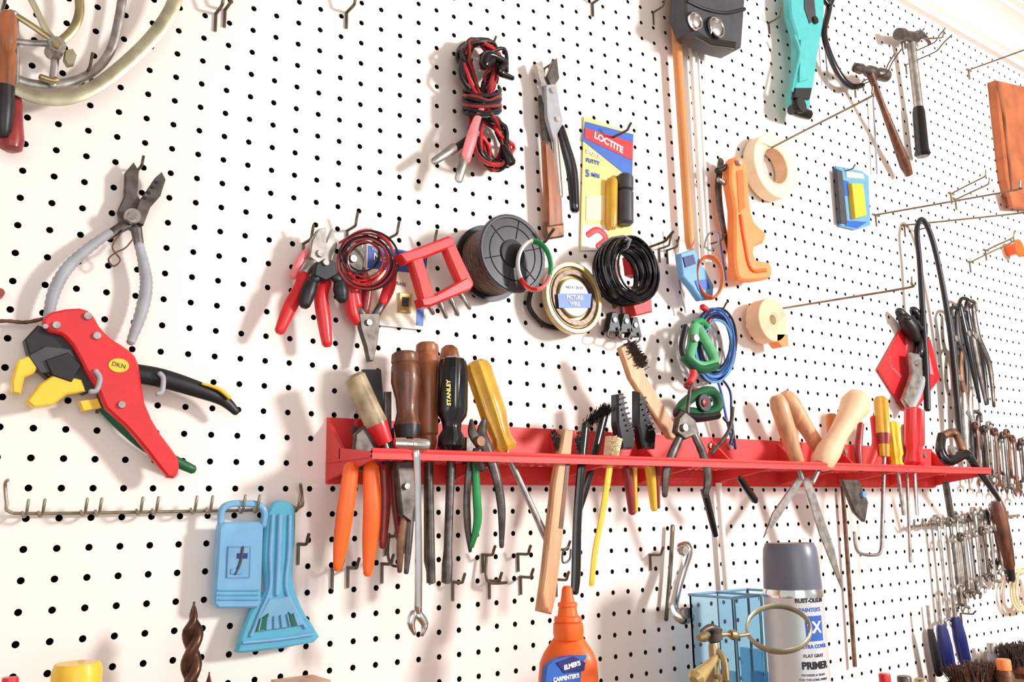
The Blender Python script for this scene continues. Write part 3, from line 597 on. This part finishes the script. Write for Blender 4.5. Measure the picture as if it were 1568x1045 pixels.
o=O('nail_punch'); o.lathe((1132,732,84),(1158,770,84),[(0,5),(.9,6),(1,3)],'bgloss'); o.done()
o=O('tweezers'); o.tube([(1122,625,60),(1116,660,70),(1090,695,80)],3,'dsteel'); o.tube([(1108,640,60),(1122,660,66),(1118,680,70)],2.5,'dsteel'); o.done()
# right of rack
o=driver('awl',(1188,606,80),(1222,712,84),14,'lwood',(1228,735,84),4,'steel',[(0,.5),(.04,.8),(.15,1),(.5,.95),(.8,.8),(.97,.75),(1,.6)]); o.done()
o=driver('keyhole_saw',(1200,602,50),(1256,690,60),15,'lwood',None,4,'steel',[(0,.5),(.05,.8),(.2,1),(.7,.75),(1,.8)]); o.poly([(1228,730),(1240,732),(1278,842),(1292,908),(1280,880),(1256,820)],60,62,'steel',.3); o.poly([(1222,732),(1232,734),(1190,800),(1170,824),(1184,786)],60,62,'steel',.3); o.done()
o=driver('bradawl',(1318,606,96),(1256,714,92),23,'tan',(1244,740,92),4,'steel',[(0,.5),(.05,.85),(.15,1),(.35,.72),(.6,.62),(.8,.8),(.95,.75),(1,.5)]); o.done()
o=driver('small_chisel',(1272,634,50),(1278,690,54),10,'dowel',None); o.done()
o=O('red_handle_pliers'); o.tube([(1318,650,70),(1314,690,72),(1318,722,74)],[5,6,5],'dred'); o.tube([(1338,640,70),(1342,680,72),(1330,718,74)],[6,7,6],'red'); o.poly([(1290,735),(1315,735),(1330,770),(1325,800),(1310,785)],66,72,'dsteel'); o.cyl(1324,758,72,76,5,'lblue'); o.done()
o=driver('screwdriver',(1348,608,80),(1354,700,84),11,'amber',(1350,840,84),3,'steel',[(0,.6),(.05,1),(.6,1),(.62,1,'dred'),(.8,.8),(1,.7)],fl=8); o.tube([(1350,836,84),(1344,850,84),(1314,846,84),(1308,816,84)],2.5,'steel'); o.done()
o=driver('screwdriver',(1366,646,84),(1374,716,86),11,'yellow',(1384,790,86),3,'steel',fl=8); o.done()
o=driver('screwdriver',(1400,626,90),(1400,718,92),15,'red',(1404,790,92),3,'chrome',[(0,.6),(.04,1),(.6,1),(.68,.75),(.8,.8),(.92,1),(1,.5)],fl=8); o.done()
o=driver('screwdriver',(1386,650,70),(1388,710,72),7,'dred',(1394,862,72),2.5,'steel',fl=6); o.done()
o=O('locking_pliers'); o.tube([(1442,668,70),(1440,690,74),(1452,706,80),(1478,696,88),(1492,712,92),(1530,766,92)],[8,9,9,8,7,4],'bgloss',flat=.8); o.tube([(1444,668,70),(1462,664,74),(1474,690,86)],[6,7,7],'rust',flat=.8); o.cyl(1460,690,86,92,8,'steel'); o.tube([(1448,740,80),(1456,790,76)],5,'dsteel',sm=0); o.done()
# ======================= RIGHT =======================
o=O('rubber_whip_cable'); o.tube([(1420,628),(1418,560),(1413,480),(1408,400),(1404,352),(1412,336),(1426,362),(1440,420),(1454,500),(1462,570),(1468,640),(1474,700)],[5,5,4.5,4,4,3.6,4,4,4.5,4.5,4.5,4],'black',d=30); o.done()
hook(1400,354,24,8)
o=O('safety_tag_card'); o.poly([(1382,500),(1425,520),(1440,580),(1400,632),(1384,628),(1345,566)],3,6,'red',.6); o.poly([(1388,515),(1420,530),(1430,575),(1388,560)],6,6.6,'pink',.1); o.text('DANGER',1372,570,6.6,9,'pink',-.5); o.done()
o=O('utility_snips'); o.tube([(1376,476,20),(1392,500,20),(1402,520,22)],[6,12,8],'black'); o.tube([(1398,474,20),(1410,500,20),(1406,545,22)],[6,10,8],'bgloss'); o.tube([(1384,486,26),(1400,492,26),(1414,510,26)],6,'black',rib=.3); o.poly([(1396,540),(1420,545),(1418,590),(1394,628),(1384,612),(1398,575)],20,27,'steel',1.5); o.cyl(1406,556,27,30,5,'chrome'); o.tube([(1412,580),(1404,605),(1392,632)],[6,7,5],'grey',d=24); o.done(); hook(1380,494,22,8)
for (x,y,l,t,m) in ((1455,480,130,14,'black'),(1470,466,150,30,'bgloss'),(1480,470,150,30,'dsteel'),(1462,540,130,6,'rust'),(1476,600,110,6,'steel'),(1488,640,90,6,'dsteel')):
    o=O('long_nose_pliers'); o.tube([(x,y),(x+t*.3,y+l*.3),(x+t*.6,y+l*.6),(x+t,y+l)],[4,7,6,3],m,d=26,flat=.7); o.tube([(x+10,y-2),(x+8+t*.3,y+l*.3),(x+14+t*.7,y+l*.6),(x+12+t,y+l*1.02)],[4,6,5,3],m,d=26,flat=.7)
    o.cyl(x+6+t*.3,y+l*.3,30,33,5,'steel',16); o.tube([(x-3,y+6),(x+2,y-8),(x+12,y-6),(x+14,y+6)],3,m,d=24); o.done()
def wrench(u,v,u1,v1,r=4,m='chrome',d=18,h=9):
    o=O('combination_wrench'); o.tube([(u,v,d),((u+u1)/2,(v+v1)/2,d),(u1,v1,d)],[r,r*.8,r],m,flat=.6,sm=2)
    o.ring(u,v,d-3,d+3,h,h*.5,m,20); 
    dx,dy=(u1-u),(v1-v); L=math.hypot(dx,dy); dx/=L;dy/=L
    for s in (-1,1): o.tube([(u1,v1,d),(u1+dx*h*.5-dy*s*h*.8,v1+dy*h*.5+dx*s*h*.8,d),(u1+dx*h*1.5-dy*s*h*.55,v1+dy*h*1.5+dx*s*h*.55,d)],[h*.4,h*.4,h*.25],m,flat=.8,sm=3)
    return o.done()
for i in range(10):
    x=1490+i*9; wrench(x,640+i*4+(i%3)*6,x+5,712+i*3+(i%2)*8,3.6,['dsteel','steel','rust','steel'][i%4],24,7)
for i in range(6):
    x=1496+i*14; wrench(x,652+i*5,x+7,735+i*4,3.4,['dwood','dsteel'][i%2],36,6)
for i in range(11):
    x=1436+i*9.5; wrench(x,796-i*2+(i%3)*4,x+16-i*.8,948-i*11+(i%2)*14,3.6,['steel','chrome','dsteel'][i%3],20,7)
for i in range(8):
    x=1462+i*11; wrench(x,826-i*3,x+8,896-i*4+(i%2)*14,3.4,['steel','dsteel','chrome'][i%3],34,7)
o=O('hook_rail'); o.tube([(1390,808),(1430,803),(1500,796),(1560,790)],2.2,'steel',d=10,sm=2)
for i in range(12): o.tube([(1398+i*13,806-i*1.2,8),(1399+i*13,808-i*1.2,24),(1400+i*13,797-i*1.2,30)],1.8,'steel')
o.done()
o=O('wood_handled_tool'); o.lathe((1526,768,40),(1548,890,36),[(0,8),(.1,11),(.5,12),(.8,10),(.85,8,'black'),(1,6)],'dwood'); o.done()
for (u,v,u1,v1,m,r) in ((1441,958,1455,1036,'navy',11),(1463,946,1478,1018,'navy',10),(1424,964,1438,1036,'black',7)):
    o=O('nut_driver'); o.lathe((u-4,v-36,26),(u,v,26),[(0,2.5),(1,2.5)],'steel',10); o.lathe((u,v,26),(u1,v1,26),[(0,.6*r),(.1,r*.8),(.4,r),(.9,r),(1,r*.6)],m,20,8,.12); o.done()
hook(1470,940,24,6)
o=O('cable_hank'); o.coil(1566,905,10,30,16,34,8,1.8,['tan','cream'],2); o.done()
# lower centre hooks
for (u,v) in ((508,872),(532,870),(692,892),(748,890),(738,850),(796,884),(792,849),(590,822),(584,864),(852,842),(850,888),(456,834),(994,850)): hook(u,v,22,10,1.7)
o=O('angle_bracket'); o.tube([(745,850,10),(744,880,12),(750,893,16),(776,893,24)],2.4,'hookd'); o.done()
o=O('angle_bracket'); o.tube([(596,818,10),(594,850,12),(600,866,16),(612,868,22)],2.2,'hookd'); o.done()
o=O('tap_wrench'); o.tube([(1040,840,30),(1052,842,34),(1046,870,34),(1036,905,36),(1032,932,38),(1044,946,44),(1060,944,46)],[8,11,9,9,10,11,9],'chrome',flat=.7); o.cyl(1050,844,36,44,7,'steel'); o.cyl(1054,940,46,54,9,'steel'); o.tube([(1030,806),(1026,880),(1020,950)],4,'hookd',d=10,flat=.6); o.done()
# ======================= FOREGROUND =======================
def facing(w): return math.atan2(-D-w.y,-w.x)
o=O('spray_paint_can'); w=W(1216,930,178); zt=W(1213,832,178).z; r=45.5*S(1216,930,178); Hh=zt-BZ; zc=W(1213,900,178).z; f=(zc-BZ)/Hh
o.lathew((w.x,w.y,BZ),(w.x,w.y,zt),[(0,r*.96,'chrome'),(.015,r,'chrome'),(.03,r*.98,'silverlabel'),(f-.04,r*.98,'chrome'),(f-.02,r,'chrome'),(f-.005,r*.95,'capgrey'),(f+.0,r*.955,'capgrey'),(.93,r*.91,'capgrey'),(.975,r*.88,'capgrey'),(1,r*.8,'capgrey')],'silverlabel',64,1)
th=facing(w)
def ct(t,v,sz,m,off=0,bold=.3,rr=.98): o.text(t,0,0,0,sz,m,0,(w.x,w.y,W(1216,v,178).z,r*rr,th+off),bold)
ct('RUST-OLEUM',917,6.2,'black',.58,.3); ct("PAINTER'S",931,6.2,'blue',.55,.1); ct('ULTRA COVER',986,5.6,'blue',.58,.2); ct('FLAT GRAY',1000,5,'black',.55,.05); ct('PRIMER',1015,10.5,'black',.6,.5); ct('PROVIDES A TIGHT',1029,3.4,'black',.5,.0); ct('FOR THE LONG FINISH',1036,3.4,'black',.5,.0)
za,zb2=W(1216,978,178).z,W(1216,940,178).z; vs=[];n=12
for i in range(n+1):
    t=th+.25+.75*i/n; q=r*.985
    vs+=[(w.x+q*math.cos(t),w.y+q*math.sin(t),za),(w.x+q*math.cos(t),w.y+q*math.sin(t),zb2)]
o.add(vs,[[2*i,2*i+2,2*i+3,2*i+1] for i in range(n)],'blue')
ct('2X',958,17,'white',.6,.6,.99); o.done()
# glue
o=O('wood_glue_bottle'); w=W(862,1000,120); k=S(862,1000,120)
z_=lambda v:W(866,v,120).z
wn=W(870,960,120)
o.lathew((wn.x,wn.y,z_(980)),(wn.x,wn.y,z_(898)),[(0,22),(.12,24),(.3,23),(.32,20),(.34,22),(.42,21),(.44,16),(.6,14),(.62,15.5),(.68,15),(.7,11),(.85,9),(.95,8),(1,5)],'orange',32,k)
prof=[(BZ,42),(BZ+.004,45),(z_(1040),46),(z_(1015),44),(z_(1000),38),(z_(988),30),(z_(976),22)]
vs=[];fs=[];sg=36;th=facing(w)+math.pi/2
for (zz,rr) in prof:
    for q in range(sg):
        t=2*math.pi*q/sg; ex=rr*k*math.cos(t); ey=rr*k*.62*math.sin(t)
        xo=(wn.x-w.x)*min(1,max(0,(zz-BZ)/(z_(976)-BZ)))
        vs.append((w.x+xo+ex*math.cos(th)-ey*math.sin(th),w.y+ex*math.sin(th)+ey*math.cos(th),zz))
for i in range(len(prof)-1):
    for q in range(sg): l=(q+1)%sg; fs.append([i*sg+q,i*sg+l,(i+1)*sg+l,(i+1)*sg+q])
fs.append(list(range(sg))); o.add(vs,fs,'orange')
o.poly([(838,1022),(852,1010),(872,1006),(898,1004),(900,1060),(834,1060)],134,141,'blue',.3)
o.poly([(852,1016),(878,1006),(897,1016),(897,1028),(864,1032)],141,142,'navy',.3); o.text("ELMER'S",876,1020,142,6,'white',.12,bold=.3); o.text("CARPENTER'S",867,1039,141.4,5.4,'white',.02,bold=.25)
o.done()
# acrylic box
o=O('acrylic_organizer'); A=W(1060,912,60); zt=A.z
y0,y1=-.055,-.125; x0,x1=A.x,A.x+.11
for bx in ((x0,x0+.003,y1,y0),(x1-.003,x1,y1,y0),(x0,x1,y0-.003,y0),(x0,x1,y1,y1+.003),(x0+.05,x0+.053,y1,y0)): o.box(*bx,BZ,zt,'acryl')
o.box(x0,x1,y1,y0,BZ,BZ+.003,'acryl')
for (xa,xb_) in ((x0-.001,x1+.001),): 
    for yy in (y1,y0): o.tubew([(xa,yy,zt),(xb_,yy,zt)],.0018,'tblue',8)
for xx in (x0,x0+.05,x1): o.tubew([(xx,y1,zt),(xx,y0,zt)],.0016,'tblue',8); o.tubew([(xx,y1,BZ),(xx,y1,zt)],.0012,'tblue',8)
for (xa,h) in ((x0+.012,.1),(x0+.024,.075),(x0+.064,.12),(x0+.082,.09)): o.box(xa,xa+.006,y0-.055,y0-.02,BZ+.003,BZ+h,'acryl2')
o.done()
# magnifier
o=O('helping_hand_magnifier'); d=235; C=W(1192,963,d); k=S(1192,963,d)
ax=(Vector((0,-D,CZ))-C).normalized(); ax=(ax+Vector((0,0,1.15))).normalized(); 
e1=ax.cross(Vector((0,0,1))).normalized(); e2=ax.cross(e1).normalized(); Rr=47*k
ringp=[C+e1*Rr*math.cos(t*math.pi/20)+e2*Rr*math.sin(t*math.pi/20) for t in range(40)]
o.tubew(ringp,.0018,'olive',8,2.2,ax,True)
o.lathew(C-ax*.0015,C+ax*.0015,[(0,.2*Rr),(.2,.75*Rr),(.4,.96*Rr),(.6,.96*Rr),(.8,.75*Rr),(1,.2*Rr)],'glass',40,1)
o.tube([(1146,972,d),(1130,974,d),(1112,972,d)],[3,3,3],'brass'); o.lathe((1118,972,d),(1128,974,d),[(0,6),(.5,8),(1,6)],'brass')
o.tube([(1075,975,d),(1112,972,d)],[3.5,3.5],'brass',sm=0); o.lathe((1070,978,d),(1084,972,d),[(0,5),(.5,9),(1,5)],'brass'); o.lathe((1092,966,d),(1096,984,d),[(0,6),(.2,12),(.8,12),(1,6)],'dsteel')
P0=W(1092,985,d); o.lathew((P0.x,P0.y,BZ),tuple(P0),[(0,.035),(.08,.03),(.12,.006),(.6,.005),(.62,.011),(.8,.011),(.82,.005),(.98,.005),(1,.004)],'brass',24,1)
o.tube([(1092,990,d),(1108,1010,d+10),(1112,1045,d+20)],[4,5,6],'brass'); o.tube([(1102,1000,d),(1085,1020,d+8),(1066,1040,d+12)],[5,8,14],'gold')
o.tube([(1074,968,d),(1088,962,d),(1104,966,d)],[3,6,3],'dsteel')
o.done()
# right clutter
def pile(u,v,d,vt,q0,n,m2):
    o=O('scrub_brush'); w=W(u,v,d); zt=W(u,vt,d).z; hh=zt-BZ; base=BZ+hh*.35
    for i in range(n):
        t=random.random()*6.28; q=random.random()**.5*q0; p0=Vector((w.x+q*math.cos(t)*1.3,w.y+q*math.sin(t)*.6,base)); p1=p0+Vector((random.gauss(0,.007)+q*math.cos(t)*.3,random.gauss(0,.007),hh*(.45+random.random()*.22))); o.tubew([p0,p1],[.0011,.0006],'bristle' if i%3 else m2,4)
    o.lathew((w.x,w.y,BZ),(w.x,w.y,base),[(0,q0),(.5,q0*1.12),(1,q0)],'dwood',30,1); o.done()
pile(1495,1040,90,1016,.042,700,'dwood'); pile(1562,1010,60,985,.034,480,'bristle')
def jar(name,u,v,d,r,mcap,mbody):
    o=O(name); w=W(u,v,d); k=S(u,v,d); zt=w.z
    o.lathew((w.x,w.y,BZ),(w.x,w.y,zt),[(0,r*.95,mbody),(.05,r,mbody),(.55,r,mbody),(.7,r*.75,mbody),(.71,r*.8,mcap),(.97,r*.8,mcap),(1,r*.7,mcap)],mbody,28,k); o.done()
jar('small_paint_jar',1354,1032,140,11,'red','label'); jar('small_paint_jar',1384,1036,140,13,'dsteel','dgrey'); jar('small_paint_jar',1410,1040,120,12,'brass','amber'); jar('small_paint_jar',1536,1010,130,13,'lorange','rust'); jar('small_paint_jar',1518,986,30,9,'steel','grey'); jar('small_paint_jar',1536,990,30,9,'dsteel','dgrey')
jar('small_paint_jar',16,1038,90,16,'red','label')
